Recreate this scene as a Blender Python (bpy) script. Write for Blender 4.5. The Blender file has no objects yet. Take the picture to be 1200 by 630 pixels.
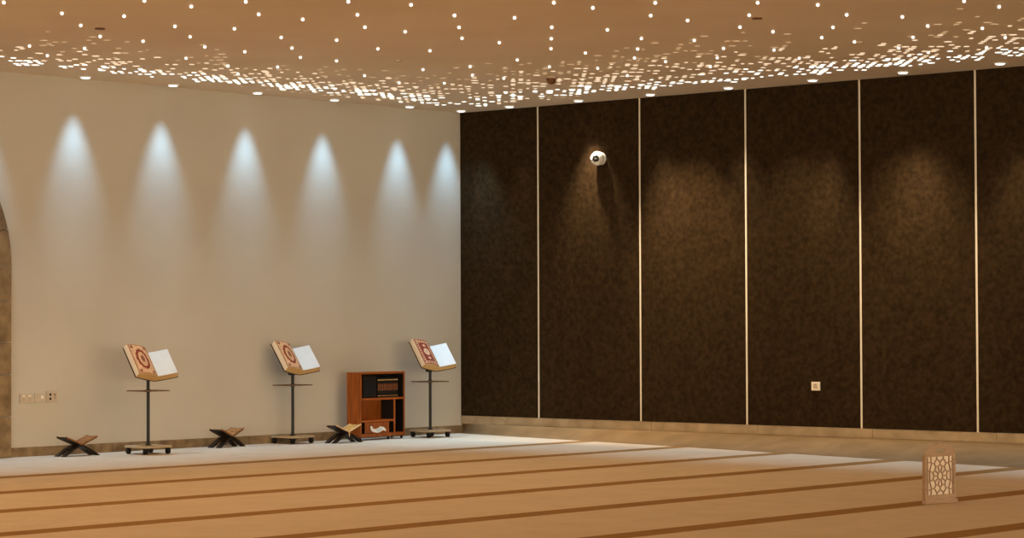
import bpy, bmesh, math, random
from mathutils import Vector, Matrix
random.seed(7)
SC = bpy.context.scene
COL = SC.collection
PI = math.pi
R = math.radians

# ------------------------------------------------------------------ room frame
CAM_H = 1.4
PITCH, ROLL, FPX = 0.0223970, -0.0039369, 2700.0
CX, CY = -0.63234, 28.86388           # the corner where both walls meet
A = 0.816225                          # direction of the left wall
B = -0.714776                         # direction of the dark wall
H = 4.0077                            # ceiling height
STEP = 0.1159                         # carpeted step along the dark wall
LA = Vector((math.cos(A), math.sin(A), 0)); NA = Vector((math.sin(A), -math.cos(A), 0))
LB = Vector((math.cos(B), math.sin(B), 0)); NB = Vector((math.sin(B), -math.cos(B), 0)) * 1.0
NB = Vector((-0.65545, -0.75524, 0))
C0 = Vector((CX, CY, 0))
def WL(u, n, z=0): return C0 + LA*u + NA*n + Vector((0, 0, z))
def WD(v, m, z=0): return C0 + LB*v + NB*m + Vector((0, 0, z))

# ------------------------------------------------------------------ materials
def lin(c):
    def f(v):
        v /= 255.0
        return v/12.92 if v <= 0.04045 else ((v+0.055)/1.055)**2.4
    return (f(c[0]), f(c[1]), f(c[2]), 1.0)

def mat(name, c1, c2=None, scale=8.0, rough=0.6, bump=0.0, stretch=(1, 1, 1), detail=4.0, metal=0.0, lo=0.3, hi=0.7, spec=0.3):
    m = bpy.data.materials.new(name); m.use_nodes = True
    nt = m.node_tree; b = nt.nodes['Principled BSDF']
    b.inputs['Roughness'].default_value = rough
    b.inputs['Metallic'].default_value = metal
    b.inputs['Specular IOR Level'].default_value = spec
    tc = nt.nodes.new('ShaderNodeTexCoord'); mp = nt.nodes.new('ShaderNodeMapping')
    mp.inputs['Scale'].default_value = stretch
    nz = nt.nodes.new('ShaderNodeTexNoise'); nz.inputs['Scale'].default_value = scale; nz.inputs['Detail'].default_value = detail
    nt.links.new(tc.outputs['Object'], mp.inputs['Vector']); nt.links.new(mp.outputs['Vector'], nz.inputs['Vector'])
    rp = nt.nodes.new('ShaderNodeValToRGB')
    rp.color_ramp.elements[0].position = lo; rp.color_ramp.elements[1].position = hi
    rp.color_ramp.elements[0].color = lin(c1); rp.color_ramp.elements[1].color = lin(c2 or c1)
    nt.links.new(nz.outputs['Fac'], rp.inputs['Fac']); nt.links.new(rp.outputs['Color'], b.inputs['Base Color'])
    if bump:
        bp = nt.nodes.new('ShaderNodeBump'); bp.inputs['Strength'].default_value = bump; bp.inputs['Distance'].default_value = 0.02
        nt.links.new(nz.outputs['Fac'], bp.inputs['Height']); nt.links.new(bp.outputs['Normal'], b.inputs['Normal'])
    return m

def glow(name, col, strength, sample='NONE'):
    m = bpy.data.materials.new(name); m.use_nodes = True
    b = m.node_tree.nodes['Principled BSDF']
    b.inputs['Base Color'].default_value = lin((230, 230, 225))
    b.inputs['Emission Color'].default_value = lin(col)
    b.inputs['Emission Strength'].default_value = strength
    try: m.cycles.emission_sampling = sample
    except Exception: pass
    return m

M = {}
M['plaster'] = mat('plaster', (194, 183, 168), (200, 190, 175), 1.2, 0.85, 0.0)
M['ceiling'] = mat('ceiling_board', (228, 208, 182), (236, 218, 194), 0.9, 0.8, 0.0)
M['felt'] = mat('dark_felt', (33, 24, 15), (60, 45, 29), 20.0, 1.0, 0.0, detail=15.0, lo=0.22, hi=0.80, spec=0.0)
M['strip'] = mat('pale_strip', (222, 208, 186), (230, 216, 194), 5, 0.5)
M['stone_dark'] = mat('brown_stone', (108, 86, 60), (154, 128, 94), 7, 0.8, 0.2, detail=8)
M['stone_tan'] = mat('tan_stone', (146, 124, 94), (178, 154, 122), 5, 0.8, 0.1, detail=8)
M['niche'] = mat('niche_stone', (96, 74, 50), (120, 94, 64), 3, 0.85)
M['black'] = mat('black_metal', (16, 15, 15), (24, 22, 22), 20, 0.45, spec=0.4)
M['rubber'] = mat('black_rubber', (14, 13, 12), (20, 18, 17), 20, 0.7)
M['board'] = mat('pale_wood_board', (168, 148, 122), (194, 174, 146), 14, 0.6, stretch=(1, 6, 1))
M['tray'] = mat('tray_wood', (96, 68, 44), (132, 98, 64), 14, 0.6, stretch=(1, 6, 1))
M['cover'] = mat('dark_cover', (52, 26, 14), (74, 40, 22), 20, 0.5)
M['pageedge'] = mat('gilt_page_edges', (206, 160, 96), (222, 180, 118), 60, 0.55, stretch=(1, 1, 12))
M['foreedge'] = mat('pale_page_edges', (240, 218, 192), (246, 228, 206), 60, 0.6, stretch=(1, 1, 12))
M['paper'] = mat('white_paper', (206, 206, 202), (212, 212, 208), 10, 0.8)
M['pinkpage'] = mat('ornate_page', (190, 136, 86), (228, 180, 134), 90, 0.7, lo=0.42, hi=0.58)
M['redink'] = mat('red_ink', (116, 36, 6), (146, 58, 16), 70, 0.7)
M['redpanel'] = mat('red_panel_ink', (116, 32, 8), (146, 54, 18), 80, 0.7)
M['brownink'] = mat('brown_ink', (120, 70, 38), (150, 92, 54), 60, 0.7)
M['goldink'] = mat('gold_ink', (206, 150, 100), (232, 190, 150), 80, 0.6, lo=0.42, hi=0.58)
M['cabinet'] = mat('red_brown_wood', (120, 56, 8), (166, 88, 20), 6, 0.38, stretch=(6, 6, 0.6), detail=6, spec=0.4)
M['cabinet_edge'] = mat('orange_wood_edge', (150, 74, 26), (178, 98, 42), 6, 0.4, stretch=(1, 6, 6), detail=6)
M['dwood'] = mat('dark_walnut', (22, 15, 10), (44, 30, 19), 12, 0.5, stretch=(1, 6, 1))
M['mwood'] = mat('mid_walnut', (120, 74, 36), (168, 112, 62), 30, 0.5, stretch=(1, 3, 1))
M['carved'] = mat('carved_wood', (100, 56, 24), (196, 138, 76), 46, 0.55, lo=0.42, hi=0.58)
M['golden'] = mat('golden_lattice', (168, 112, 44), (226, 172, 88), 60, 0.5, lo=0.42, hi=0.58)
M['pwood'] = mat('pale_edge_wood', (214, 170, 122), (230, 190, 144), 20, 0.55)
M['spine'] = mat('black_leather', (20, 16, 14), (32, 26, 22), 40, 0.5)
M['gilt'] = mat('gilt_tooling', (196, 160, 98), (220, 186, 126), 40, 0.4, metal=0.2)
M['white'] = mat('white_enamel', (232, 232, 232), (240, 240, 240), 10, 0.5)
M['paleblue'] = mat('pale_blue_enamel', (176, 196, 212), (196, 212, 224), 10, 0.5)
M['plate'] = mat('beige_plastic', (190, 172, 150), (198, 180, 158), 10, 0.45)
M['plate_w'] = mat('cream_plastic', (232, 220, 200), (238, 226, 208), 10, 0.4)
M['socket_dark'] = mat('socket_dark', (40, 28, 20), (48, 34, 24), 10, 0.5)
M['housing'] = mat('white_housing', (226, 222, 214), (234, 230, 222), 10, 0.35, spec=0.5)
M['lens'] = mat('black_lens', (8, 8, 9), (12, 12, 13), 10, 0.08, spec=0.8)
M['browncap'] = mat('brown_plastic', (96, 60, 30), (116, 76, 42), 10, 0.5)
M['ply'] = mat('laser_cut_plywood', (158, 128, 102), (176, 146, 118), 9, 0.6, stretch=(1, 1, 5))
M['sheet'] = mat('cream_sheet', (232, 212, 190), (238, 220, 200), 6, 0.7)
M['ply_dark'] = mat('plywood_cut_edge', (138, 104, 74), (160, 124, 92), 14, 0.7, stretch=(1, 1, 5))
M['trimring'] = mat('downlight_ring', (220, 214, 204), (228, 222, 212), 10, 0.4)
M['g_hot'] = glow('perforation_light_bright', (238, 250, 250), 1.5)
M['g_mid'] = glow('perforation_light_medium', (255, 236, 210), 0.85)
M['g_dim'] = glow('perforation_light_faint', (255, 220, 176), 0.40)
M['g_lamp'] = glow('downlight_lens', (250, 252, 250), 1.6)
M['g_star'] = glow('star_bulb', (255, 250, 244), 1.15)

# ------------------------------------------------------------------ mesh builder
class MB:
    def __init__(s): s.v = []; s.f = []; s.m = []; s.smooth = []
    def add(s, vs, fs, mi=0, T=None, smooth=False):
        o = len(s.v)
        for p in vs:
            p = Vector(p)
            s.v.append(T @ p if T is not None else p)
        for f in fs:
            s.f.append([o+i for i in f]); s.m.append(mi); s.smooth.append(smooth)
    def box(s, x0, x1, y0, y1, z0, z1, mi=0, T=None, bev=0.0):
        if bev <= 0:
            vs = [(x0,y0,z0),(x1,y0,z0),(x1,y1,z0),(x0,y1,z0),(x0,y0,z1),(x1,y0,z1),(x1,y1,z1),(x0,y1,z1)]
            s.add(vs, [(0,3,2,1),(4,5,6,7),(0,1,5,4),(1,2,6,5),(2,3,7,6),(3,0,4,7)], mi, T); return
        bm = bmesh.new(); bmesh.ops.create_cube(bm, size=1)
        for v in bm.verts: v.co = Vector(((x0+x1)/2+v.co.x*(x1-x0), (y0+y1)/2+v.co.y*(y1-y0), (z0+z1)/2+v.co.z*(z1-z0)))
        bmesh.ops.bevel(bm, geom=bm.edges[:], offset=bev, segments=2, profile=0.6, affect='EDGES')
        bm.verts.index_update()
        s.add([v.co.copy() for v in bm.verts], [[v.index for v in f.verts] for f in bm.faces], mi, T); bm.free()
    def lathe(s, prof, n=20, mi=0, T=None, smooth=True):
        # profile of (radius, z) bottom to top, closed with caps
        vs = []; fs = []
        for r, z in prof:
            for k in range(n):
                t = 2*PI*k/n; vs.append((r*math.cos(t), r*math.sin(t), z))
        for i in range(len(prof)-1):
            for k in range(n):
                a, b = i*n+k, i*n+(k+1) % n
                fs.append((a, b, b+n, a+n))
        s.add(vs, fs, mi, T, smooth)
        s.add(vs[:n], [tuple(reversed(range(n)))], mi, T); s.add(vs[-n:], [tuple(range(n))], mi, T)
    def prism(s, poly, y0, y1, mi=0, T=None):
        # polygon in x-z extruded along y
        n = len(poly); vs = [(x, y0, z) for x, z in poly]+[(x, y1, z) for x, z in poly]
        s.add(vs, [tuple(range(n)), tuple(reversed(range(n, 2*n)))]+[((i+1) % n, i, n+i, n+(i+1) % n) for i in range(n)], mi, T)
    def build(s, name, mats, parent=None, loc=None, rz=None, fix=True):
        me = bpy.data.meshes.new(name)
        me.from_pydata([tuple(p) for p in s.v], [], s.f)
        for m_ in (mats if isinstance(mats, (list, tuple)) else [mats]): me.materials.append(m_)
        for p, mi, sm in zip(me.polygons, s.m, s.smooth): p.material_index = mi; p.use_smooth = sm
        if fix:
            bm = bmesh.new(); bm.from_mesh(me); bmesh.ops.recalc_face_normals(bm, faces=bm.faces[:]); bm.to_mesh(me); bm.free()
        me.update()
        o = bpy.data.objects.new(name, me); COL.objects.link(o)
        if parent is not None: o.parent = parent
        if loc is not None: o.location = loc
        if rz is not None: o.rotation_euler = (0, 0, rz)
        return o

def tag(o, label, cat, group=None):
    o['label'] = label; o['category'] = cat
    if group: o['group'] = group
    return o
def thing(name, label, cat, loc, rz=0, group=None):
    o = bpy.data.objects.new(name, None); COL.objects.link(o)
    o.location = loc; o.rotation_euler = (0, 0, rz); o.empty_display_size = 0.1
    return tag(o, label, cat, group)
def struct(o): o['kind'] = 'structure'; return o

def filled_outline(name, loops, depth, mats, parent=None, T=None):
    """flat outline with holes (x, z) given thickness along y, as one mesh; the side walls get material 1"""
    cu = bpy.data.curves.new(name, 'CURVE'); cu.dimensions = '2D'; cu.fill_mode = 'BOTH'; cu.extrude = depth/2
    for lp in loops:
        sp = cu.splines.new('POLY'); sp.points.add(len(lp)-1); sp.use_cyclic_u = True
        for p, (x, z) in zip(sp.points, lp): p.co = (x, z, 0, 1)
    ob = bpy.data.objects.new(name, cu); COL.objects.link(ob)
    dg = bpy.context.evaluated_depsgraph_get(); dg.update()
    me = bpy.data.meshes.new_from_object(ob.evaluated_get(dg))
    bpy.data.objects.remove(ob); bpy.data.curves.remove(cu)
    me.transform(Matrix.Rotation(PI/2, 4, 'X'))          # x, z upright, thickness along y
    if T is not None: me.transform(T)
    me.name = name; me.materials.clear()
    for m_ in mats: me.materials.append(m_)
    for p in me.polygons:
        p.use_smooth = False
        p.material_index = 0 if (abs(p.normal.y) > 0.7 or len(mats) < 2) else 1
    o = bpy.data.objects.new(name, me); COL.objects.link(o)
    if parent is not None: o.parent = parent
    return o

# ------------------------------------------------------------------ floor (carpet)
def carpet_material():
    m = bpy.data.materials.new('striped_carpet'); m.use_nodes = True
    nt = m.node_tree; N = nt.nodes; Lk = nt.links; b = N['Principled BSDF']
    b.inputs['Roughness'].default_value = 0.95; b.inputs['Specular IOR Level'].default_value = 0.1
    tc = N.new('ShaderNodeTexCoord'); sx = N.new('ShaderNodeSeparateXYZ'); Lk.new(tc.outputs['Object'], sx.inputs[0])
    def mth(op, a, b_=None, c=None):
        n = N.new('ShaderNodeMath'); n.operation = op
        for i, v in enumerate((a, b_, c)):
            if v is None: continue
            if isinstance(v, (int, float)): n.inputs[i].default_value = v
            else: Lk.new(v, n.inputs[i])
        return n.outputs[0]
    nn = mth('MULTIPLY', sx.outputs['Y'], -1.0)                       # distance from the left wall
    nz0 = N.new('ShaderNodeTexNoise'); nz0.inputs['Scale'].default_value = 60; Lk.new(tc.outputs['Object'], nz0.inputs['Vector'])
    jit = mth('MULTIPLY', mth('SUBTRACT', nz0.outputs['Fac'], 0.5), 0.05)
    t = mth('DIVIDE', mth('SUBTRACT', mth('ADD', nn, jit), 2.55-0.13), 1.583)
    fr = mth('FRACT', t)
    stripe = mth('MULTIPLY', mth('LESS_THAN', fr, 0.26/1.583), mth('GREATER_THAN', t, 0.0))
    edge = mth('ADD', mth('MULTIPLY', nn, -0.166), -0.085)
    border = mth('GREATER_THAN', mth('ADD', sx.outputs['X'], jit), edge)
    mask = mth('MAXIMUM', stripe, border)
    nz = N.new('ShaderNodeTexNoise'); nz.inputs['Scale'].default_value = 2.2; nz.inputs['Detail'].default_value = 10; nz.inputs['Roughness'].default_value = 0.75
    Lk.new(tc.outputs['Object'], nz.inputs['Vector'])
    def ramp(c1, c2):
        r = N.new('ShaderNodeValToRGB'); r.color_ramp.elements[0].position = 0.3; r.color_ramp.elements[1].position = 0.7
        r.color_ramp.elements[0].color = lin(c1); r.color_ramp.elements[1].color = lin(c2); Lk.new(nz.outputs['Fac'], r.inputs['Fac']); return r.outputs['Color']
    mx = N.new('ShaderNodeMix'); mx.data_type = 'RGBA'
    Lk.new(mask, mx.inputs['Factor']); Lk.new(ramp((196, 174, 148), (210, 188, 162)), mx.inputs['A']); Lk.new(ramp((140, 102, 56), (158, 118, 70)), mx.inputs['B'])
    mx2 = N.new('ShaderNodeMix'); mx2.data_type = 'RGBA'; Lk.new(border, mx2.inputs['Factor']); Lk.new(mx.outputs['Result'], mx2.inputs['A']); Lk.new(ramp((126, 100, 68), (142, 114, 80)), mx2.inputs['B'])
    Lk.new(mx2.outputs['Result'], b.inputs['Base Color'])
    bp = N.new('ShaderNodeBump'); bp.inputs['Strength'].default_value = 0.25; bp.inputs['Distance'].default_value = 0.01
    nf = N.new('ShaderNodeTexNoise'); nf.inputs['Scale'].default_value = 120; Lk.new(tc.outputs['Object'], nf.inputs['Vector'])
    Lk.new(nf.outputs['Fac'], bp.inputs['Height']); Lk.new(bp.outputs['Normal'], b.inputs['Normal'])
    return m

LEN = 31.0
mb = MB()
corn = [Vector((0, 0, 0)), Vector((-LEN, 0, 0)), None, None]
Rinv = Matrix.Rotation(-A, 4, 'Z')
def loc_u(p): return Rinv @ (p - C0)
P1, P2 = WL(-LEN, 0), WD(LEN, 0); P3 = P1 + P2 - C0
fl = [loc_u(p) for p in (C0, P1, P3, P2)]
top = [(p.x, p.y, 0) for p in fl]; bot = [(p.x, p.y, -0.1) for p in fl]
mb.add(top+bot, [(0,1,2,3),(7,6,5,4),(0,4,5,1),(1,5,6,2),(2,6,7,3),(3,7,4,0)])
floor = struct(mb.build('floor', carpet_material(), loc=C0, rz=A))

# carpeted step along the dark wall (local x along the wall, local -y into the room)
M['border_carpet'] = mat('border_carpet', (126, 100, 68), (142, 114, 80), 3, 0.95, 0.2, detail=9, spec=0.1)
mb = MB()
NV = 36
ring = []
for i in range(NV+1):
    v = 18.0*i/NV
    e = 0.006+0.2175*v                       # the foot of the slope runs along the edge of the striped carpet
    row = [(v, 0.0, STEP)]
    for k in range(13):
        t = k/12; sm = t*t*(3-2*t)
        row.append((v, -e*(0.34+0.66*t), 0.001+(STEP-0.001)*(1-sm)))
    ring.append(row+[(v, -e, -0.01), (v, 0.0, -0.01)])
K = len(ring[0])
vs = [p for r_ in ring for p in r_]
fs = []
for i in range(NV):
    for k in range(K):
        fs.append((i*K+k, i*K+(k+1) % K, (i+1)*K+(k+1) % K, (i+1)*K+k))
fs.append(tuple(range(K))); fs.append(tuple(reversed(range(NV*K, NV*K+K))))
mb.add(vs, fs)
mb.smooth = [True]*len(mb.smooth)
struct(mb.build('floor_step', M['border_carpet'], loc=C0, rz=B))

# ------------------------------------------------------------------ ceiling with perforations
mb = MB()
cl = [C0, P1, P3, P2]
mb.add([(p.x, p.y, H) for p in cl]+[(p.x, p.y, H+0.15) for p in cl], [(3,2,1,0),(4,5,6,7),(0,1,5,4),(1,2,6,5),(2,3,7,6),(3,0,4,7)])
PITCHH = 0.0835
def hole(x, y, r, mi, ry=None):
    n = 8; ry = ry or r
    mb.add([(x+r*math.cos(2*PI*k/n+.39), y+ry*math.sin(2*PI*k/n+.39), H-0.003) for k in range(n)], [tuple(reversed(range(n)))], mi)
def field_noise(x, y):
    return 0.5+0.25*math.sin(1.7*x+0.6*math.sin(1.1*y))+0.25*math.sin(1.3*y+1.9*math.sin(0.7*x)+1.0)
rnd = random.Random(3)
ROW = 0.128
for i in range(-130, 190):
    for j in range(110, 226):
        x, y = i*PITCHH+0.02, j*ROW
        d = Vector((x-CX, y-CY, 0))
        u, n = d.dot(LA), d.dot(NA); v, m = d.dot(LB), d.dot(NB)
        if n < 0.5 or m < 0.5: continue
        q = rnd.random(); q2 = rnd.random(); q3 = rnd.random()
        best = None
        for (wall_, dist, along, reach, off) in (('L', n, u, 3.4, -5.31), ('D', m, v, 4.6, 0.70)):
            if dist > reach: continue
            ph = ((along-off) % 1.16)/1.16                    # 0 and 1 are the gaps between the blocks of holes
            # each block has a stepped lower edge made of two teeth
            tooth = (0.58 if wall_ == 'L' else 0.68)+0.22*abs(math.sin(2*PI*ph))
            if dist < tooth: continue
            if dist < 1.0 and (ph < 0.07 or ph > 0.93): continue
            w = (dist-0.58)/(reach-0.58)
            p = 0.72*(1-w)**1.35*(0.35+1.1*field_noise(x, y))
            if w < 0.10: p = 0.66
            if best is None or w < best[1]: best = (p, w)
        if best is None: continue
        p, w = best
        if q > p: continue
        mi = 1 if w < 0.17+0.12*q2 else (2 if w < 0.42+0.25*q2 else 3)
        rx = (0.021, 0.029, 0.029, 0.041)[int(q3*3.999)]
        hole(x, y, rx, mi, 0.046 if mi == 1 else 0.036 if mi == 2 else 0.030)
ceil = struct(mb.build('ceiling', [M['ceiling'], M['g_hot'], M['g_mid'], M['g_dim']], fix=False))

# ------------------------------------------------------------------ left wall with the arched niche
ARCH_U, RO, RI, SPR = -6.72-1.64, 1.64, 1.34, 1.98
def arch_loop(rad, n=28):
    lp = [(ARCH_U+rad, 0.0)]
    for k in range(n+1):
        t = PI*k/n; lp.append((ARCH_U+rad*math.cos(t), SPR+rad*math.sin(t)))
    lp.append((ARCH_U-rad, 0.0)); return lp
outer = [(-LEN, 0.0)]+list(reversed(arch_loop(RI+0.12)))+[(0.0, 0.0), (0.0, H), (-LEN, H)]
wl = struct(filled_outline('wall_left', [outer], 0.3, [M['plaster']], T=Matrix.Translation((0, 0.15, 0))))
wl.location = C0; wl.rotation_euler = (0, 0, A)
mb = MB()
mb.box(ARCH_U-1.6, ARCH_U+1.6, 0.75, 0.85, 0, H)
mb.box(ARCH_U-1.6, ARCH_U-1.5, 0.30, 0.75, 0, H); mb.box(ARCH_U+1.5, ARCH_U+1.6, 0.30, 0.75, 0, H)
mb.box(ARCH_U-1.5, ARCH_U+1.5, 0.30, 0.75, SPR+RI+0.2, H)
mb.box(ARCH_U-1.6, ARCH_U+1.6, 0.0, 0.85, -0.1, -0.001)
struct(mb.build('wall_niche', M['niche'], loc=C0, rz=A))
# stone surround: jamb blocks and arch stones with narrow joints
mb = MB()
zs = [0.0, 0.42, 0.86, 1.2, 1.62, SPR]
for sx in (-1, 1):
    for z0, z1 in zip(zs[:-1], zs[1:]):
        x0, x1 = sorted((ARCH_U+sx*RI, ARCH_U+sx*RO))
        mb.box(x0, x1, -0.05, 0.3, z0+0.004, z1-0.004, bev=0.008)
nv = 13
for k in range(nv):
    t0, t1 = PI*k/nv+0.003, PI*(k+1)/nv-0.003
    pl = [(ARCH_U+RO*math.cos(t0+(t1-t0)*q/4), SPR+RO*math.sin(t0+(t1-t0)*q/4)) for q in range(5)]
    pl += [(ARCH_U+RI*math.cos(t1-(t1-t0)*q/4), SPR+RI*math.sin(t1-(t1-t0)*q/4)) for q in range(5)]
    mb.prism(pl, -0.05, 0.3)
struct(mb.build('trim_1', M['stone_dark'], loc=C0, rz=A))
# baseboards with butt joints
mb = MB(); u = -0.004
while u > -6.70:
    u2 = max(u-1.35, -6.71); mb.box(u2+0.003, u, -0.018, 0.0, 0.0, 0.098, bev=0.004); u = u2
struct(mb.build('baseboard_left', M['stone_dark'], loc=C0, rz=A))
mb = MB(); v = 0.0
while v < 18:
    mb.box(v, v+1.497, -0.02, 0.0, STEP, 0.217, bev=0.005); v += 1.5
struct(mb.build('baseboard_right', M['stone_tan'], loc=C0, rz=B))

# ------------------------------------------------------------------ dark wall: backing, felt panels, pale strips
mb = MB(); mb.box(0.0, LEN, 0.0, 0.2, 0.0, H)
wr = struct(mb.build('wall_right', M['strip'], loc=C0, rz=B))
edges = [-0.05, 1.276, 2.841, 4.352, 5.862, 7.281, 8.76, 10.26, 11.76, 13.26, 14.76, 16.26]
for i in range(len(edges)-1):
    mb = MB(); mb.box((0.002 if i == 0 else edges[i]+0.013), edges[i+1]-0.013, -0.022, -0.001, 0.219, H-0.004, bev=0.006)
    p_ = mb.build('wall_panel', M['felt'], parent=wr)
    p_['kind'] = 'structure'
for i, e in enumerate(edges[1:-1]):
    mb = MB(); mb.box(e-0.0125, e+0.0125, -0.016, -0.001, 0.219, H-0.004)
    struct(mb.build('trim_%d' % (i+2), M['strip'], loc=C0, rz=B))

# ------------------------------------------------------------------ lamps in the ceiling and added fill spots under it
def spot(name, loc, target, watt, col, size, blend, radius=0.04):
    d = bpy.data.lights.new(name, 'SPOT'); d.energy = watt; d.color = col; d.spot_size = R(size); d.spot_blend = blend; d.shadow_soft_size = radius
    o = bpy.data.objects.new(name, d); COL.objects.link(o); o.location = loc
    o.rotation_euler = (Vector(target)-Vector(loc)).to_track_quat('-Z', 'Y').to_euler()
    return o
COOL = (0.36, 0.67, 1.0)
FLOORCOOL = (0.46, 0.73, 1.0)
WARM = (1.0, 0.67, 0.33)

def downlight_mesh():
    ring = MB(); ring.lathe([(0.062, -0.012), (0.066, -0.008), (0.066, 0.0)], 20)
    lens = MB(); lens.lathe([(0.012, -0.026), (0.04, -0.023), (0.054, -0.012)], 20)
    return ring, lens
r_, l_ = downlight_mesh()
dl0 = r_.build('ceiling_downlight', M['trimring'])
ln0 = l_.build('lens', M['g_lamp'], parent=dl0)
used = [False]
def place_downlight(loc, label, group):
    if not used[0]:
        o = dl0; used[0] = True
    else:
        o = dl0.copy(); COL.objects.link(o); c = ln0.copy(); COL.objects.link(c); c.parent = o
    o.location = loc; tag(o, label, 'ceiling light', group)
ORD = ['first', 'second', 'third', 'fourth', 'fifth', 'sixth', 'seventh', 'eighth', 'ninth']
LU = [-1.107, -2.337, -3.518, -4.732, -5.906]
for k, u in enumerate(LU):
    place_downlight(WL(u, 0.215, H), 'oval white downlight above the pale wall, %s out from the corner lamp' % ORD[k], 'downlights along the pale wall')
place_downlight(WL(-0.262, 0.26, H), 'white downlight in the ceiling corner where pale and dark walls meet', 'downlights along the pale wall')
DV = [1.06, 2.15, 3.22, 4.33, 5.48, 6.62, 7.80]
DM = [0.29, 0.30, 0.30, 0.31, 0.35, 0.36, 0.42]
for k, v in enumerate(DV):
    place_downlight(WD(v, DM[k], H), 'oval white downlight above the dark wall, %s out from the corner lamp' % ORD[k], 'downlights along the dark wall')

LZ = H-0.05
for u in [-0.262]+LU+[-7.08, -8.26, -9.44]:
    w = WL(u, 0.22, LZ)
    spot('wall_wash_beam', w, WL(u, 0.0, 2.15), 130, COOL, 45, 1.0, 0.06)
    spot('floor_wash_beam', w, WL(u+0.0, 1.15, 0), (300 if u > -1.5 else 220), FLOORCOOL, 48, 1.0, 0.04)
DW = {0: 0.45, 1: 0.9, 2: 1.5, 3: 0.6, 4: 1.0, 5: 1.2, 6: 0.8}
for k, (v, m) in enumerate(list(zip(DV, DM))+[(9.0, .42), (10.1, .45), (11.2, .45)]):
    w = WD(v, m, LZ)
    if k == 1: spot('wall_wash_beam', w, WD(v, 0.0, 1.3), 420, (1.0, 0.84, 0.62), 52, 1.0, 0.03)
    else: spot('wall_wash_beam', w, WD(v, 0.16, 0.0), 280*(0.6+0.4*DW.get(k, 0.9) if k else 0.25), (1.0, 0.84, 0.62), 44, 1.0, 0.05)
    spot('floor_wash_beam', w, WD(v, m+1.3, 0), 230, FLOORCOOL, 44, 1.0, 0.04)
for v, w_ in ((2.06, 0.25), (3.6, 1.9), (5.1, 0.8), (6.57, 1.3), (8.0, 0.5), (9.5, 0.6)):  # added spots without fittings, for broad glows on the dark panels
    spot('panel_fill_spot', WD(v, 1.35, LZ), WD(v, 0.0, 2.25), 210*w_, (1.0, 0.80, 0.54), 52, 1.0, 0.08)
# added warm fill spots under the ceiling, without fittings, to light the floor
for i in range(8):
    for j in range(7):
        u, n = -2.6-3.2*j, 4.2+3.2*i
        p = WL(u+3.0, n, H-0.12)
        d = p-C0
        if d.dot(NB) < 2.5: continue
        spot('hall_fill_spot', p, p-Vector((0, 0, 1)), (96, 46, 12, 8)[min(i, 3)], WARM, 150, 0.6, 0.12)

# star lights: small round bulbs hanging just under the plain ceiling
STARS = [(-4.11,18.62),(-3.77,19.29),(-3.76,20.08),(-3.28,19.48),(-2.96,18.55),(-3.73,20.86),(-3.4,21.23),(-4.52,21.57),(-4.04,21.77),(-4.51,22.35),(-2.63,18.9),(-2.15,18.63),(-2.13,19.4),(-1.79,19.74),(-2.45,20.35),(-2.95,20.17),(-2.92,20.91),(-2.1,20.99),(-1.61,21.21),(-2.89,21.69),(-2.08,21.81),(-2.56,22.09),(-2.07,22.58),(-3.2,22.62),(-1.74,22.9),(-2.87,23.3),(-2.38,23.42),(-2.86,24.06),(-1.32,18.65),(-0.82,18.85),(-1.3,19.45),(-1.29,20.28),(-0.95,20.61),(-1.27,21.9),(-0.48,19.52),(-0.46,20.32),(-0.45,21.1),(-0.11,21.44),(-0.78,22.07),(-0.42,23.46),(-0.41,24.28),(-0.91,23.73),(-1.55,24.29),(-1.22,25.03),(-0.73,25.09),(-0.08,24.62),(0.35,18.76),(0.03,19.69),(0.68,19.08),(0.36,20.34),(0.86,20.53),(0.37,21.16),(0.38,21.94),(0.72,22.3),(0.06,22.88),(0.39,23.51),(0.89,23.67),(1.18,18.79),(1.19,19.58),(1.2,21.17),(1.21,21.99),(1.22,22.75),(1.55,23.08),(1.23,24.38),(2.02,18.81),(2.53,18.95),(2.03,19.58),(2.86,19.58),(1.53,19.91),(2.03,20.38),(2.36,20.71),(2.86,20.42),(2.86,21.16),(1.7,21.33),(2.03,21.97),(2.53,22.12),(2.04,22.76),(2.04,23.55),(2.86,22.82),(3.21,21.49),(3.7,18.76),(4.06,19.11),(3.36,19.73),(3.69,20.35),(4.21,20.53),(3.7,21.16),(3.71,22.0),(4.56,21.21),(4.55,22.0),(4.06,22.37)]
mb = MB()
mb.lathe([(0.012, -0.006), (0.012, 0.0)], 10, 1)
mb.lathe([(0.004, -0.031), (0.010, -0.029), (0.0150, -0.022), (0.0158, -0.016), (0.013, -0.008), (0.009, -0.004)], 12, 0)
st0 = mb.build('ceiling_star_light', [M['g_star'], M['trimring']])
for k, (x, y) in enumerate(STARS):
    o = st0 if k == 0 else st0.copy()
    if k: COL.objects.link(o)
    o.location = (x, y, H)
    tag(o, 'tiny round white bulb dotted across the tan ceiling', 'ceiling light', 'star lights scattered over the ceiling')

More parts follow.
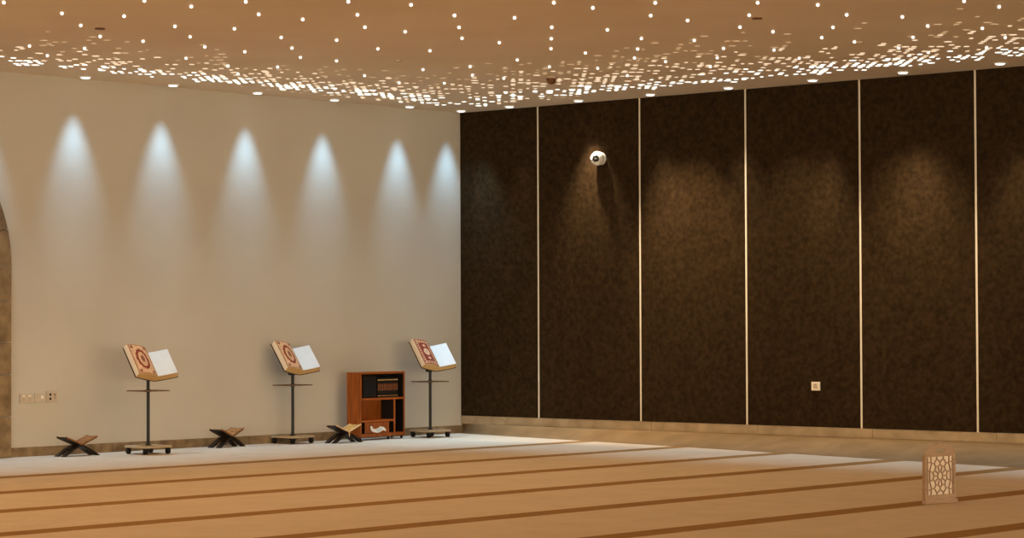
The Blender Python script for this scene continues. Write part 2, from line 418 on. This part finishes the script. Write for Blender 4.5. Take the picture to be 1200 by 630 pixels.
# hanging dome, its shade put into a brown colour, and the flat cover plates in the ceiling
mb = MB(); mb.lathe([(0.05, -0.018), (0.062, -0.014), (0.062, 0.0)], 20)
sd = mb.build('smoke_detector', M['plate'], loc=(0.4287, 24.63, H))
tag(sd, 'small dome, coloured brown for its shade, hanging under the perforated ceiling near the dark wall', 'smoke detector')
mb = MB(); mb.lathe([(0.012, -0.082), (0.034, -0.074), (0.05, -0.052), (0.054, -0.018)], 20); mb.build('dome', M['browncap'], parent=sd)
for (x, y), lab in zip([(-3.65, 20.4), (-1.13, 23.0), (2.13, 19.88)],
        ['thin brown oval cover plate in the ceiling, leftmost of the three', 'thin pale oval cover plate in the ceiling near the room corner', 'thin brown oval cover plate in the ceiling, rightmost of the three']):
    mb = MB(); mb.lathe([(0.030, -0.012), (0.046, -0.010), (0.046, 0.0)], 18)
    o = mb.build('sprinkler_cover', M['browncap'] if x != -1.13 else M['plate'], loc=(x, y, H)); tag(o, lab, 'ceiling cover', 'flat cover plates in the ceiling')

# ------------------------------------------------------------------ wall fittings
def socket_plate(name, label, u0, u1, z0, z1, kind, wall='L'):
    w, h = u1-u0, z1-z0
    loc = (WL if wall == 'L' else WD)((u0+u1)/2, 0.0 if wall == 'L' else 0.022, (z0+z1)/2)
    mb = MB(); mb.box(-w/2, w/2, -0.017, 0.0, -h/2, h/2, bev=0.004)
    o = mb.build(name, M['plate_w'] if kind == 'data' else M['plate'], loc=loc, rz=A if wall == 'L' else B)
    tag(o, label, 'wall socket' if kind != 'switch' else 'light switch', 'plates on the pale wall' if wall == 'L' else None)
    return o, w, h
o, w, h = socket_plate('double_socket', 'wide beige double plate by the stone arch', -6.591, -6.428, 0.562, 0.658, 'double')
for sx in (-0.038, 0.038):
    mb = MB(); mb.box(sx-0.016, sx+0.016, -0.021, -0.017, 0.016, 0.034, bev=0.002); mb.build('rocker', M['plate_w'], parent=o)
    for (dx, dz) in ((0, -0.004), (-0.011, -0.02), (0.011, -0.02)):
        mb = MB(); mb.box(sx+dx-0.003, sx+dx+0.003, -0.0178, -0.016, dz-0.005, dz+0.005); mb.build('pin_slot', M['browncap'], parent=o)
o, w, h = socket_plate('light_switch', 'square beige switch between the two socket plates', -6.404, -6.292, 0.562, 0.657, 'switch')
mb = MB(); mb.box(0.008, 0.044, -0.030, -0.017, -0.012, 0.022, bev=0.006); mb.build('rocker', M['plate_w'], parent=o)
o, w, h = socket_plate('twin_hole_socket', 'taller beige socket with two round black holes', -6.259, -6.120, 0.560, 0.680, 'av')
for z in (0.02, -0.024):
    mb = MB(); mb.lathe([(0.014, 0.0), (0.014, 0.004)], 16, T=Matrix.Translation((-0.022, -0.0165, z)) @ Matrix.Rotation(PI/2, 4, 'X')); mb.build('round_hole', M['socket_dark'], parent=o)
mb = MB(); mb.box(0.018, 0.050, -0.019, -0.0165, 0.018, 0.027); mb.box(0.031, 0.037, -0.019, -0.0165, -0.030, 0.018); mb.build('slot', M['browncap'], parent=o)
o, w, h = socket_plate('wall_socket', 'cream square socket low on the dark panelled wall', 5.230, 5.340, 0.619, 0.714, 'data', 'D')
mb = MB(); mb.box(-0.03, 0.03, -0.0185, -0.0165, -0.028, 0.028, bev=0.001); mb.build('socket_face', M['plate'], parent=o)
for dx, dz in ((0, 0.014), (-0.013, -0.01), (0.013, -0.01)):
    mb = MB(); mb.box(dx-0.004, dx+0.004, -0.0195, -0.018, dz-0.006, dz+0.006); mb.build('pin_slot', M['browncap'], parent=o)

cam_t = thing('security_camera', 'round white security camera with a black lens high on the dark wall', 'security camera', WD(2.269, 0.022, 3.319), B)
Ty = Matrix.Rotation(PI/2, 4, 'X')
mb = MB(); mb.lathe([(0.075, 0.0), (0.075, 0.03), (0.06, 0.045)], 28, T=Ty); mb.build('mount', M['housing'], parent=cam_t)
mb = MB()
mb.lathe([(0.05, 0.03)]+[(0.086*math.cos(t), 0.075+0.075*math.sin(t)) for t in [R(-30), R(-10), R(10), R(30), R(50), R(68), R(80)]], 30, T=Ty)
mb.build('housing', M['housing'], parent=cam_t)
aim = Matrix.Translation((0, -0.075, 0)) @ Matrix.Rotation(R(24), 4, 'Z') @ Matrix.Rotation(R(4), 4, 'X')
mb = MB(); mb.lathe([(0.040, 0.02), (0.040, 0.078), (0.032, 0.088), (0.012, 0.093)], 24, T=aim @ Ty); mb.build('lens', M['lens'], parent=cam_t)

# ------------------------------------------------------------------ book stands and the large open books
TH = R(53.0)
def book_profile_left(n=10):
    pts = []
    for k in range(n+1):
        t = k/n; pts.append((-0.288*t, 0.062*t+0.024*math.sin(PI*min(1, t*1.0))*(1-0.3*t)))
    return pts
SCL = 0.95
LL, LR = 0.40, 0.325      # lengths of the two halves along the page
Uy0 = -0.16               # lower edge of the pages relative to the middle of the spine
def page_pt(s, t, lift=0.0):
    """left page surface, s 0..1 from gutter outwards, t 0..1 from the lower edge up"""
    x = -0.288*s; z = 0.062*s+0.024*math.sin(PI*s)*(1-0.3*s)
    return Vector((x, Uy0+LL*t, z+lift))
def page_grid(mb, s0, s1, t0, t1, lift, mi=0, ns=8, nt=1):
    vs = []; fs = []
    for j in range(nt+1):
        for i in range(ns+1): vs.append(page_pt(s0+(s1-s0)*i/ns, t0+(t1-t0)*j/nt, lift))
    for j in range(nt):
        for i in range(ns): fs.append((j*(ns+1)+i, j*(ns+1)+i+1, (j+1)*(ns+1)+i+1, (j+1)*(ns+1)+i))
    mb.add(vs, fs, mi)
def page_ring(mb, cs, ct, a0, b0, a1, b1, lift, n=40, wob=0.0):
    vs = []; fs = []
    for k in range(n):
        t = 2*PI*k/n; w = 1+wob*math.cos(12*t)
        vs.append(page_pt(cs+a0*math.cos(t), ct+b0*math.sin(t), lift)); vs.append(page_pt(cs+a1*w*math.cos(t), ct+b1*w*math.sin(t), lift))
    for k in range(n):
        a, b = 2*k, 2*((k+1) % n); fs.append((a, a+1, b+1, b))
    mb.add(vs, fs)
def page_frame(mb, s0, s1, t0, t1, ws, wt, lift):
    page_grid(mb, s0, s1, t0, t0+wt, lift); page_grid(mb, s0, s1, t1-wt, t1, lift)
    page_grid(mb, s0, s0+ws, t0+wt, t1-wt, lift, ns=2); page_grid(mb, s1-ws, s1, t0+wt, t1-wt, lift, ns=2)

def make_book(kind, label):
    root = thing('open_book', label, 'book', (0, 0, 0), 0, 'large open books on the stands')
    pl = book_profile_left()
    # page block: left half longer, right half fanned at its fore edge
    mb = MB()
    left = pl+[(-0.290, -0.004), (-0.20, -0.034), (-0.10, -0.064), (-0.02, -0.084), (0.0, -0.088)]
    mb.prism(left, Uy0, Uy0+LL)
    right = [(0.0, 0.0), (0.0, -0.088), (0.03, -0.088), (0.12, -0.066), (0.22, -0.038), (0.276, -0.020), (0.262, 0.020), (0.236, 0.064), (0.14, 0.034), (0.06, 0.010)]
    mb.prism(right, Uy0, Uy0+LR)
    mb.build('page_block', M['pageedge'], parent=root)
    mb = MB(); mb.box(-0.2925, -0.2885, Uy0+0.002, Uy0+LL-0.002, -0.002, 0.060); mb.build('fore_edge', M['foreedge'], parent=root)
    mb = MB()
    mb.add([(0.2775, Uy0+0.002, -0.018), (0.2775, Uy0+LR-0.002, -0.018), (0.2635, Uy0+LR-0.002, 0.0205), (0.2635, Uy0+0.002, 0.0205), (0.2375, Uy0+LR-0.002, 0.0655), (0.2375, Uy0+0.002, 0.0655)],
           [(0, 1, 2, 3), (3, 2, 4, 5)])
    mb.build('fore_edge', M['foreedge'], parent=root, fix=False)
    # cover boards wrapped under the block
    mb = MB()
    low = [(-0.302, -0.003), (-0.20, -0.036), (-0.10, -0.066), (-0.02, -0.086), (0.03, -0.090), (0.12, -0.068), (0.22, -0.040), (0.288, -0.018)]
    for (a, b, L1) in ((0, 4, LL), (4, 7, LR)):
        seg = low[a:b+1]
        poly = seg+[(x, z-0.008) for x, z in reversed(seg)]
        mb.prism(poly, Uy0-0.004, Uy0+L1+0.004)
    mb.build('cover', M['cover'], parent=root)
    mb = MB()
    rp = [(0.004, 0.0), (0.06, 0.010), (0.14, 0.034), (0.232, 0.064)]
    vs = [(x, Uy0, z+0.0025) for x, z in rp]+[(x, Uy0+LR, z+0.0025) for x, z in rp]
    mb.add(vs, [(i, i+1, i+5, i+4) for i in range(3)]); mb.build('blank_page', M['paper'], parent=root, fix=False)
    mb = MB(); page_grid(mb, 0.0, 1.0, 0.0, 1.0, 0.002, ns=14)
    dp = mb.build('decorated_page', M['pinkpage'], parent=root, fix=False)
    mb = MB(); page_frame(mb, 0.03, 0.97, 0.015, 0.985, 0.035, 0.018, 0.0035); mb.build('border_line', M['brownink'], parent=dp, fix=False)
    if kind == 'oval':
        mb = MB(); page_ring(mb, 0.5, 0.51, 0.20, 0.25, 0.31, 0.34, 0.004, wob=0.05); mb.build('medallion_ring', M['redink'], parent=dp, fix=False)
        mb = MB(); page_ring(mb, 0.5, 0.52, 0.001, 0.001, 0.10, 0.12, 0.004, 24, 0.1); mb.build('medallion_core', M['goldink'] if kind == 'x' else M['brownink'], parent=dp, fix=False)
        for s0, t0 in ((0.17, 0.10), (0.83, 0.10), (0.17, 0.91), (0.83, 0.91)):
            mb = MB(); page_ring(mb, s0, t0, 0.001, 0.001, 0.07, 0.05, 0.004, 16, 0.15)
            mb.build('corner_ornament', M['brownink'], parent=dp, fix=False)
    else:
        mb = MB(); page_grid(mb, 0.22, 0.80, 0.14, 0.86, 0.004); mb.build('red_panel', M['redpanel'], parent=dp, fix=False)
        mb = MB(); page_frame(mb, 0.065, 0.935, 0.033, 0.967, 0.03, 0.018, 0.004); mb.build('red_border', M['redpanel'], parent=dp, fix=False)
        mb = MB(); page_ring(mb, 0.51, 0.5, 0.06, 0.045, 0.17, 0.13, 0.006, wob=0.15)
        page_ring(mb, 0.51, 0.5, 0.001, 0.001, 0.035, 0.025, 0.006, 16)
        for s0, t0 in ((0.51, 0.74), (0.51, 0.26)): page_ring(mb, s0, t0, 0.001, 0.001, 0.09, 0.045, 0.006, 16, 0.2)
        mb.build('gold_medallion', M['goldink'], parent=dp, fix=False)
        mb = MB()
        for k in range(9):
            t = 0.14+0.72*k/8
            for s in (0.155, 0.86): page_ring(mb, s, t, 0.001, 0.001, 0.035, 0.028, 0.006, 10, 0.2)
        for k in range(4):
            for t in (0.085, 0.915): page_ring(mb, 0.28+0.15*k, t, 0.001, 0.001, 0.045, 0.025, 0.006, 10, 0.2)
        mb.build('leaf_scroll', M['redink'], parent=dp, fix=False)
    return root

SPINE_OFF = 0.098
def make_stand(label):
    root = thing('book_stand', label, 'book stand', (0, 0, 0), 0, 'wheeled book stands along the pale wall')
    hb = 0.178
    mb = MB(); mb.box(-hb, hb, -hb, hb, 0.066, 0.090, bev=0.006); mb.build('base_board', M['board'], parent=root)
    for sx in (-1, 1):
        for sy in (-1, 1):
            T = Matrix.Translation((sx*(hb-0.03), sy*(hb-0.03), 0))
            mb = MB()
            mb.lathe([(0.026, -0.018), (0.030, -0.012), (0.030, 0.012), (0.026, 0.018)], 18, T=T @ Matrix.Translation((0, 0, 0.030)) @ Matrix.Rotation(PI/2, 4, 'Y'))
            c = mb.build('caster', M['rubber'], parent=root)
            mb = MB(); mb.box(-0.024, -0.019, -0.016, 0.016, 0.028, 0.062, T=T); mb.box(0.019, 0.024, -0.016, 0.016, 0.028, 0.062, T=T); mb.box(-0.024, 0.024, -0.016, 0.016, 0.056, 0.066, T=T)
            mb.build('fork', M['black'], parent=c)
    mb = MB(); mb.lathe([(0.05, 0.046), (0.05, 0.066)], 20); mb.lathe([(0.034, 0.090), (0.030, 0.102), (0.020, 0.104)], 20); mb.build('socket_collar', M['black'], parent=root)
    mb = MB(); mb.lathe([(0.0175, 0.090), (0.0175, 0.872)], 18); mb.build('pole', M['black'], parent=root)
    tb = 0.163
    mb = MB(); mb.box(-tb, tb, -tb, tb, 0.664, 0.675, bev=0.003); mb.build('tray', M['tray'], parent=root)
    mb = MB(); mb.lathe([(0.028, 0.654), (0.028, 0.664)], 18); mb.lathe([(0.026, 0.675), (0.026, 0.686)], 18); mb.build('tray_collar', M['black'], parent=root)
    mb = MB(); mb.lathe([(0.026, 0.78), (0.026, 0.835)], 18); cl_ = mb.build('clamp_collar', M['black'], parent=root)
    mb = MB(); T = Matrix.Translation((-0.024, -0.012, 0.805)) @ Matrix.Rotation(-PI/2, 4, 'Y') @ Matrix.Rotation(R(-20), 4, 'X')
    mb.lathe([(0.007, 0.0), (0.007, 0.022), (0.020, 0.024), (0.022, 0.036), (0.016, 0.042)], 14, T=T); mb.build('knob', M['black'], parent=cl_)
    return root

# cradle boards that carry the book (V of two thin boards and a lower lip), in the book's own tilt
def book_frame(P, rz):
    """matrix whose x is across the pages, y up the page, z out of the page, with the spine resting on P"""
    Tm = Matrix.Translation(P) @ Matrix.Rotation(rz, 4, 'Z') @ Matrix.Rotation(TH, 4, 'X') @ Matrix.Scale(SCL, 4)
    return Tm @ Matrix.Translation((0, 0, SPINE_OFF+0.012))
def add_cradle(root, Mb):
    inv = root.matrix_world.inverted() if False else Matrix.Translation(-root.location)
    Rz = Matrix.Rotation(-root.rotation_euler.z, 4, 'Z')
    T = Rz @ inv @ Mb
    mb = MB()
    e = 0.0015
    lowL = [(-0.27, -0.0225-e), (-0.20, -0.044-e), (-0.10, -0.074-e), (-0.02, -0.094-e), (0.03, -0.098-e), (0.12, -0.076-e), (0.22, -0.048-e), (0.262, -0.0345-e)]
    poly = lowL+[(x, z-0.010) for x, z in reversed(lowL)]
    mb.prism(poly, -0.12, 0.13, T=T)
    mb.build('cradle', M['dwood'], parent=root)
    mb = MB(); mb.box(-0.035, 0.045, -0.06, 0.06, -0.135, -0.105, T=T); mb.build('bracket', M['black'], parent=root)

bpy.context.view_layer.update()
def px_to_floor_note(): pass
stands = [
    (Vector((-3.880, 24.56, 0)), A, 'oval', 'black poled book stand on a pale wheeled board, nearest the stone arch', 'large open book with an oval red medallion, nearest the stone arch'),
    (Vector((-2.530, 26.55, 0)), A+R(3), 'oval', 'black poled book stand on a wheeled board, left beside the wooden cabinet', 'large open book with a red medallion on the middle one of three stands'),
    (Vector((-0.995, 27.88, 0)), A+R(-4), 'panel', 'black poled book stand on a wheeled board, right beside the wooden cabinet', 'large open book with a rectangular red panel page, nearest the wall corner'),
]
for (pos, rz, kind, ls, lb), pz in zip(stands, (0.885, 0.900, 0.906)):
    s_ = make_stand(ls); s_.location = pos; s_.rotation_euler = (0, 0, rz)
    Mb = book_frame(pos+Vector((0, 0, pz)), rz+R(-2) if kind == 'oval' else rz)
    add_cradle(s_, Mb)
    bk = make_book(kind, lb)
    bk.matrix_world = Mb

# ------------------------------------------------------------------ folding book rests (X shaped)
def make_rest(pos, rz, label, style):
    root = thing('folding_book_rest', label, 'book rest', pos, rz, 'folding book rests on the carpet')
    D = 0.086; TK = 0.016; K9 = 0.9
    inner = {'dark': M['mwood'], 'carved': M['carved'], 'pale': M['golden']}[style]
    edgem = {'dark': M['mwood'], 'carved': M['mwood'], 'pale': M['pwood']}[style]
    def plank(sgn):
        # from wing tip (z .215) over the crossing to the two feet on the other side
        line = [(-0.218*K9*sgn, 0.218*K9), (0.0, 0.132*K9), (0.12*K9*sgn, 0.075*K9), (0.262*K9*sgn, 0.0)]
        mb = MB()
        def seg(p, q, y0, y1, shave=0.0):
            (x0, z0), (x1, z1) = p, q
            dx, dz = x1-x0, z1-z0; l = math.hypot(dx, dz); nx, nz = -dz/l*TK/2, dx/l*TK/2
            if nz < 0: nx, nz = -nx, -nz
            mb.prism([(x0-nx, z0-nz), (x1-nx, z1-nz), (x1+nx, z1+nz), (x0+nx, z0+nz)], y0, y1)
        seg(line[0], line[1], -D, D)
        # interlocked fingers at the crossing
        n = 5
        for k in range(n):
            if (k % 2 == 0) == (sgn > 0):
                y0 = -D+2*D*k/n; seg((-0.009*sgn, 0.1225), line[2], y0, y0+2*D/n)
        seg((0.0315*sgn, 0.104), line[2], -D, D)
        # two feet with an open arch between them
        foot = line[3]
        for y0, y1 in ((-D, -D+0.062), (D-0.062, D)):
            mb.prism([(line[2][0]-0.006*sgn, line[2][1]-TK*.5), (foot[0]-0.03*sgn, 0.0), (foot[0], 0.0), (line[2][0]+0.006*sgn, line[2][1]+TK*.5)], y0, y1)
        p = mb.build('plank', M['dwood'], parent=root)
        # reading face of the wing
        mb = MB()
        (x0, z0), (x1, z1) = (-0.206*K9*sgn, 0.2135*K9), (-0.014*K9*sgn, 0.1375*K9)
        off = TK/2+0.0035
        dx, dz = x1-x0, z1-z0; l = math.hypot(dx, dz); nx, nz = -dz/l, dx/l
        if nz < 0: nx, nz = -nx, -nz
        pts = [(x0+nx*(off-0.006), z0+nz*(off-0.006)), (x1+nx*(off-0.006), z1+nz*(off-0.006)), (x1+nx*off, z1+nz*off), (x0+nx*off, z0+nz*off)]
        mb.prism(pts, -D+0.014, D-0.014); mb.build('carved_face', inner, parent=p)
        # rim along the near and far edge of the wing
        mb = MB()
        a, b = (-0.222*K9*sgn, 0.2195*K9), (-0.002*K9*sgn, 0.133*K9)
        for y0, y1 in ((-D-0.004, -D+0.012), (D-0.012, D+0.004)):
            mb.prism([(a[0]+nx*0.0, a[1]+nz*0.0), (b[0], b[1]), (b[0]+nx*0.014, b[1]+nz*0.014), (a[0]+nx*0.014, a[1]+nz*0.014)], y0, y1)
        mb.build('rim', edgem, parent=p)
        return p
    plank(1); plank(-1)
    if style == 'pale':
        mb = MB(); mb.box(-0.006, 0.006, -D-0.010, -D-0.002, 0.075, 0.122); mb.build('ribbon', M['pwood'], parent=root)
    return root
make_rest(Vector((-4.572, 24.22, 0)), A, 'dark wooden folding book rest with plain brown face, nearest the stone arch', 'dark')
make_rest(Vector((-3.200, 25.82, 0)), A+R(12), 'dark wooden folding book rest with carved reddish face, between two book stands', 'carved')
make_rest(Vector((-1.952, 26.66, 0)), A+R(3), 'folding book rest with pale rims and golden lattice face, by the cabinet', 'pale')

# ------------------------------------------------------------------ wooden cabinet
CW, CD, CH = 0.795, 0.215, 0.80
fl_corner = WL(-2.13, 0.425, 0)
cab_rz = A+R(5)
cab = thing('wooden_cabinet', 'red brown wooden cabinet with open shelves and a drawer on casters', 'cabinet', fl_corner, cab_rz)
def cbox(name, x0, x1, y0, y1, z0, z1, m='cabinet', parent=None, bev=0.003):
    mb = MB(); mb.box(x0, x1, y0, y1, z0, z1, bev=bev); return mb.build(name, M[m], parent=parent or cab)
TT = 0.024
cbox('side_panel', 0.0, TT, 0.0, CD, 0.036, CH)
cbox('side_panel', CW-TT, CW, 0.0, CD, 0.036, CH)
cbox('top_panel', TT, CW-TT, 0.0, CD, CH-TT, CH)
cbox('bottom_panel', TT, CW-TT, 0.0, CD, 0.036, 0.078)
cbox('back_panel', TT, CW-TT, CD-0.012, CD, 0.078, CH-TT, bev=0)
cbox('shelf', TT, CW-TT, 0.0, CD-0.012, 0.470, 0.494, 'cabinet_edge')
DX = 0.595
cbox('divider', DX, DX+0.026, 0.0, CD-0.012, 0.078, 0.470, 'cabinet_edge')
cbox('shelf', TT, DX, 0.0, CD-0.012, 0.212, 0.236, 'cabinet_edge')
cbox('partition', 0.082, 0.098, 0.004, CD-0.012, 0.078, 0.212, 'cabinet_edge')
cbox('partition', 0.488, 0.512, 0.004, CD-0.012, 0.078, 0.212, 'cabinet_edge')
dr = cbox('drawer', 0.102, 0.484, 0.006, CD-0.02, 0.082, 0.208)
em = [(410,375),(420,369),(432,372),(436,388),(441,402),(455,408),(480,411),(505,402),(520,393),(532,380),(548,374),(570,376),(590,385),(606,402),(616,420),(615,440),(598,430),(580,424),(560,436),(545,450),(525,460),(500,466),(475,462),(450,455),(432,442),(420,428),(418,410),(412,392)]
def emxz(X, Y):
    x = 400+X/12.1; y = 468+Y/12.1
    return ((x-422.9)/49.3*CW, (516.2-(x-422.7)*0.07-y)/101.6)
filled_outline('white_emblem', [[emxz(X, Y) for X, Y in em]], 0.006, [M['white']], parent=dr, T=Matrix.Translation((0, 0.004, 0)))
em2 = [(478,425),(500,420),(525,410),(548,395),(572,397),(560,412),(540,430),(515,440),(490,438)]
filled_outline('blue_centre', [[emxz(X, Y) for X, Y in em2]], 0.003, [M['paleblue']], parent=dr, T=Matrix.Translation((0, 0.0005, 0)))
for x, y in ((0.03, 0.03), (CW-0.03, 0.03), (0.03, CD-0.03), (CW-0.03, CD-0.03), (CW*0.66, 0.03)):
    mb = MB(); T = Matrix.Translation((x, y, 0))
    mb.lathe([(0.012, -0.010), (0.0145, -0.007), (0.0145, 0.007), (0.012, 0.010)], 14, T=T @ Matrix.Translation((0, 0, 0.0145)) @ Matrix.Rotation(PI/2, 4, 'Y'))
    mb.box(-0.014, 0.014, -0.010, 0.010, 0.028, 0.036, T=T)
    mb.build('caster', M['rubber'], parent=cab)
# thin black sheets on inner faces of the compartments
def black_sheet(*b):
    o = cbox('black_sheet', *b, m='black', bev=0); o['label'] = 'thin black sheet on an inner face'
black_sheet(CW-TT-0.003, CW-TT, 0.006, CD-0.012, 0.494, CH-TT)
black_sheet(CW-TT-0.003, CW-TT, 0.006, CD-0.012, 0.078, 0.470)
black_sheet(DX-0.003, DX, 0.006, CD-0.012, 0.236, 0.470)
black_sheet(DX-0.003, DX, 0.006, CD-0.012, 0.078, 0.212)
black_sheet(0.079, 0.082, 0.008, CD-0.012, 0.078, 0.212)
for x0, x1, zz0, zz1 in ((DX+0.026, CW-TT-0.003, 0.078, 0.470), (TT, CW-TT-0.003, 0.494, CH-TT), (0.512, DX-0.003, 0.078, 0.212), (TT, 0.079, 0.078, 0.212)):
    black_sheet(x0, x1, CD-0.015, CD-0.012, zz0, zz1)
# volumes on the top shelf
CT = Matrix.Translation(fl_corner) @ Matrix.Rotation(cab_rz, 4, 'Z')
def vol_parts(w, hgt, dep):
    b = MB(); b.box(-w/2, w/2, 0.0, dep, 0.0, hgt, bev=0.003)
    g = MB()
    for z0, z1 in ((hgt-0.030, hgt-0.018), (0.018, 0.024)): g.box(-w/2+0.001, w/2-0.001, -0.0012, 0.001, z0, z1)
    t = MB(); t.box(-w*0.28, w*0.28, -0.0012, 0.001, hgt*0.36, hgt*0.70)
    return b, g, t
NB_ = 10; bw = 0.0365
b_, g_, t_ = vol_parts(bw-0.0012, 0.232, 0.135)
v0 = b_.build('black_book', M['spine']); g0 = g_.build('gilt_band', M['gilt'], parent=v0); t0 = t_.build('title_block', M['brownink'], parent=v0)
for k in range(NB_):
    if k == 0: o, parts = v0, []
    else:
        o = v0.copy(); COL.objects.link(o)
        for c in (g0, t0):
            cc = c.copy(); COL.objects.link(cc); cc.parent = o
    o.matrix_world = CT @ Matrix.Translation((0.355+bw*(k+0.5), 0.045, 0.4942))
    tag(o, 'black bound volume with gilt bands in the row on the cabinet shelf', 'book', 'black volumes on the cabinet shelf')
mb = MB(); mb.box(0.0, 0.235, 0.0, 0.15, 0.0, 0.262, bev=0.006)
o = mb.build('file_box', M['spine']); o.matrix_world = CT @ Matrix.Translation((0.085, 0.03, 0.4942)); tag(o, 'plain black box beside the black volumes on the cabinet shelf', 'box')
mb = MB(); mb.box(0.02, 0.215, -0.001, 0.001, 0.02, 0.24); mb.build('front_flap', M['black'], parent=o)

# ------------------------------------------------------------------ cut-out wooden lantern on the carpet
lf, rt = Vector((3.113, 17.426, 0)), Vector((3.388, 17.655, 0))
lw = 0.355
lrz = math.atan2(rt.y-lf.y, rt.x-lf.x)
lan = thing('wooden_lantern', 'flat cut-out plywood lantern with a rosette lattice standing on the carpet', 'lantern', (lf+rt)/2, lrz)
hw = lw/2
outline = [(-hw, 0.03), (hw, 0.03), (hw, 0.375)]
dome = [(0.985, 0.386), (0.96, 0.402), (0.90, 0.420), (0.80, 0.436), (0.66, 0.448), (0.50, 0.456), (0.32, 0.463), (0.20, 0.470), (0.12, 0.480), (0.05, 0.492), (0.0, 0.500)]
SQ = lambda z: 0.375+(z-0.375)*0.80
outline += [(hw*a, SQ(z)) for a, z in dome]+[(-hw*a, SQ(z)) for a, z in reversed(dome[:-1])]+[(-hw, 0.375)]
loops = [outline]
loops.append([(0.058*math.cos(t)+0.005, 0.402+0.016*math.sin(t)) for t in [2*PI*k/18 for k in range(18)]])
# rosette lattice: cells around a centre, each drawn in from its neighbours
Wx, z0, z1 = 0.142, 0.068, 0.356
zc = (z0+z1)/2-0.002
seeds = [(0.0, zc)]
seeds += [(0.057*math.sin(2*PI*k/10), zc+0.057*math.cos(2*PI*k/10)) for k in range(10)]
seeds += [(0.099*math.sin(2*PI*(k+0.5)/10), zc+0.099*math.cos(2*PI*(k+0.5)/10)) for k in range(10)]
for sx in (-1, 1):
    for sz in (-1, 1):
        seeds += [(sx*0.135, zc+sz*0.128), (sx*0.076, zc+sz*0.132), (sx*0.140, zc+sz*0.082)]
    seeds += [(sx*0.142, zc+sx*0.0)]
seeds += [(0.0, zc+0.134), (0.0, zc-0.134)]
def clip(poly, nx, nz, c):
    """keep the side where nx*x + nz*z <= c"""
    out = []
    for k in range(len(poly)):
        a, b = poly[k], poly[(k+1) % len(poly)]
        da, db = nx*a[0]+nz*a[1]-c, nx*b[0]+nz*b[1]-c
        if da <= 0: out.append(a)
        if (da < 0 < db) or (db < 0 < da):
            t = da/(da-db); out.append((a[0]+(b[0]-a[0])*t, a[1]+(b[1]-a[1])*t))
    return out
BAR = 0.0044
for i, (sx, sz) in enumerate(seeds):
    cellp = [(-Wx, z0), (Wx, z0), (Wx, z1), (-Wx, z1)]
    for j, (tx, tz) in enumerate(seeds):
        if i == j: continue
        dx, dz = tx-sx, tz-sz; l = math.hypot(dx, dz); nx, nz = dx/l, dz/l
        cellp = clip(cellp, nx, nz, nx*(sx+tx)/2+nz*(sz+tz)/2-BAR)
        if len(cellp) < 3: break
    if len(cellp) < 3: continue
    ar = abs(sum(cellp[k][0]*cellp[(k+1) % len(cellp)][1]-cellp[(k+1) % len(cellp)][0]*cellp[k][1] for k in range(len(cellp))))/2
    if ar > 0.00008: loops.append(cellp)
# narrow slots down the sides
for sx in (-1, 1):
    for k in range(8):
        za = z0+0.006+k*0.034; loops.append([(sx*0.153-0.0045, za), (sx*0.153+0.0045, za), (sx*0.153+0.0045, za+0.024), (sx*0.153-0.0045, za+0.024)])
filled_outline('front_panel', loops, 0.005, [M['ply'], M['ply_dark']], parent=lan, T=Matrix.Translation((0, 0.0025, 0)))
for sx in (-1, 1):
    mb = MB(); mb.box(sx*hw-0.006 if sx < 0 else hw-0.006, sx*hw+0.006 if sx < 0 else hw+0.006, 0.005, 0.024, 0.03, 0.37, bev=0.001); mb.build('side_strip', M['ply_dark'], parent=lan)
mb = MB(); mb.box(-0.166, 0.166, 0.010, 0.012, 0.045, 0.362); mb.build('backing_sheet', M['sheet'], parent=lan)
mb = MB(); mb.box(-hw-0.002, hw+0.016, -0.008, 0.034, 0.0, 0.030, bev=0.003); mb.build('base', M['ply'], parent=lan)

# ------------------------------------------------------------------ world, camera, view
w = bpy.data.worlds.new('World'); SC.world = w; w.use_nodes = True
bg = w.node_tree.nodes['Background']; bg.inputs['Color'].default_value = (1.0, 0.88, 0.63, 1); bg.inputs['Strength'].default_value = 5.75

cd = bpy.data.cameras.new('Camera'); cam = bpy.data.objects.new('Camera', cd); COL.objects.link(cam)
cd.sensor_fit = 'HORIZONTAL'; cd.sensor_width = 36.0; cd.lens = FPX*36.0/1200.0; cd.clip_end = 200
cp, sp = math.cos(PITCH), math.sin(PITCH); c, s = math.cos(ROLL), math.sin(ROLL)
Rv = Vector((1, 0, 0)); F = Vector((0, cp, sp)); U = Vector((0, -sp, cp))
R2 = Rv*c+U*s; U2 = -Rv*s+U*c
cam.matrix_world = Matrix(((R2.x, U2.x, -F.x, 0), (R2.y, U2.y, -F.y, 0), (R2.z, U2.z, -F.z, CAM_H), (0, 0, 0, 1)))
SC.camera = cam
vs = SC.view_settings
SC.display_settings.display_device = 'sRGB'
vs.view_transform = 'Standard'; vs.look = 'None'; vs.gamma = 1.0; vs.exposure = 0.0; vs.use_curve_mapping = False
SC.cycles.sample_clamp_indirect = 4.0
SC.cycles.use_denoising = True
SC.cycles.max_bounces = 8
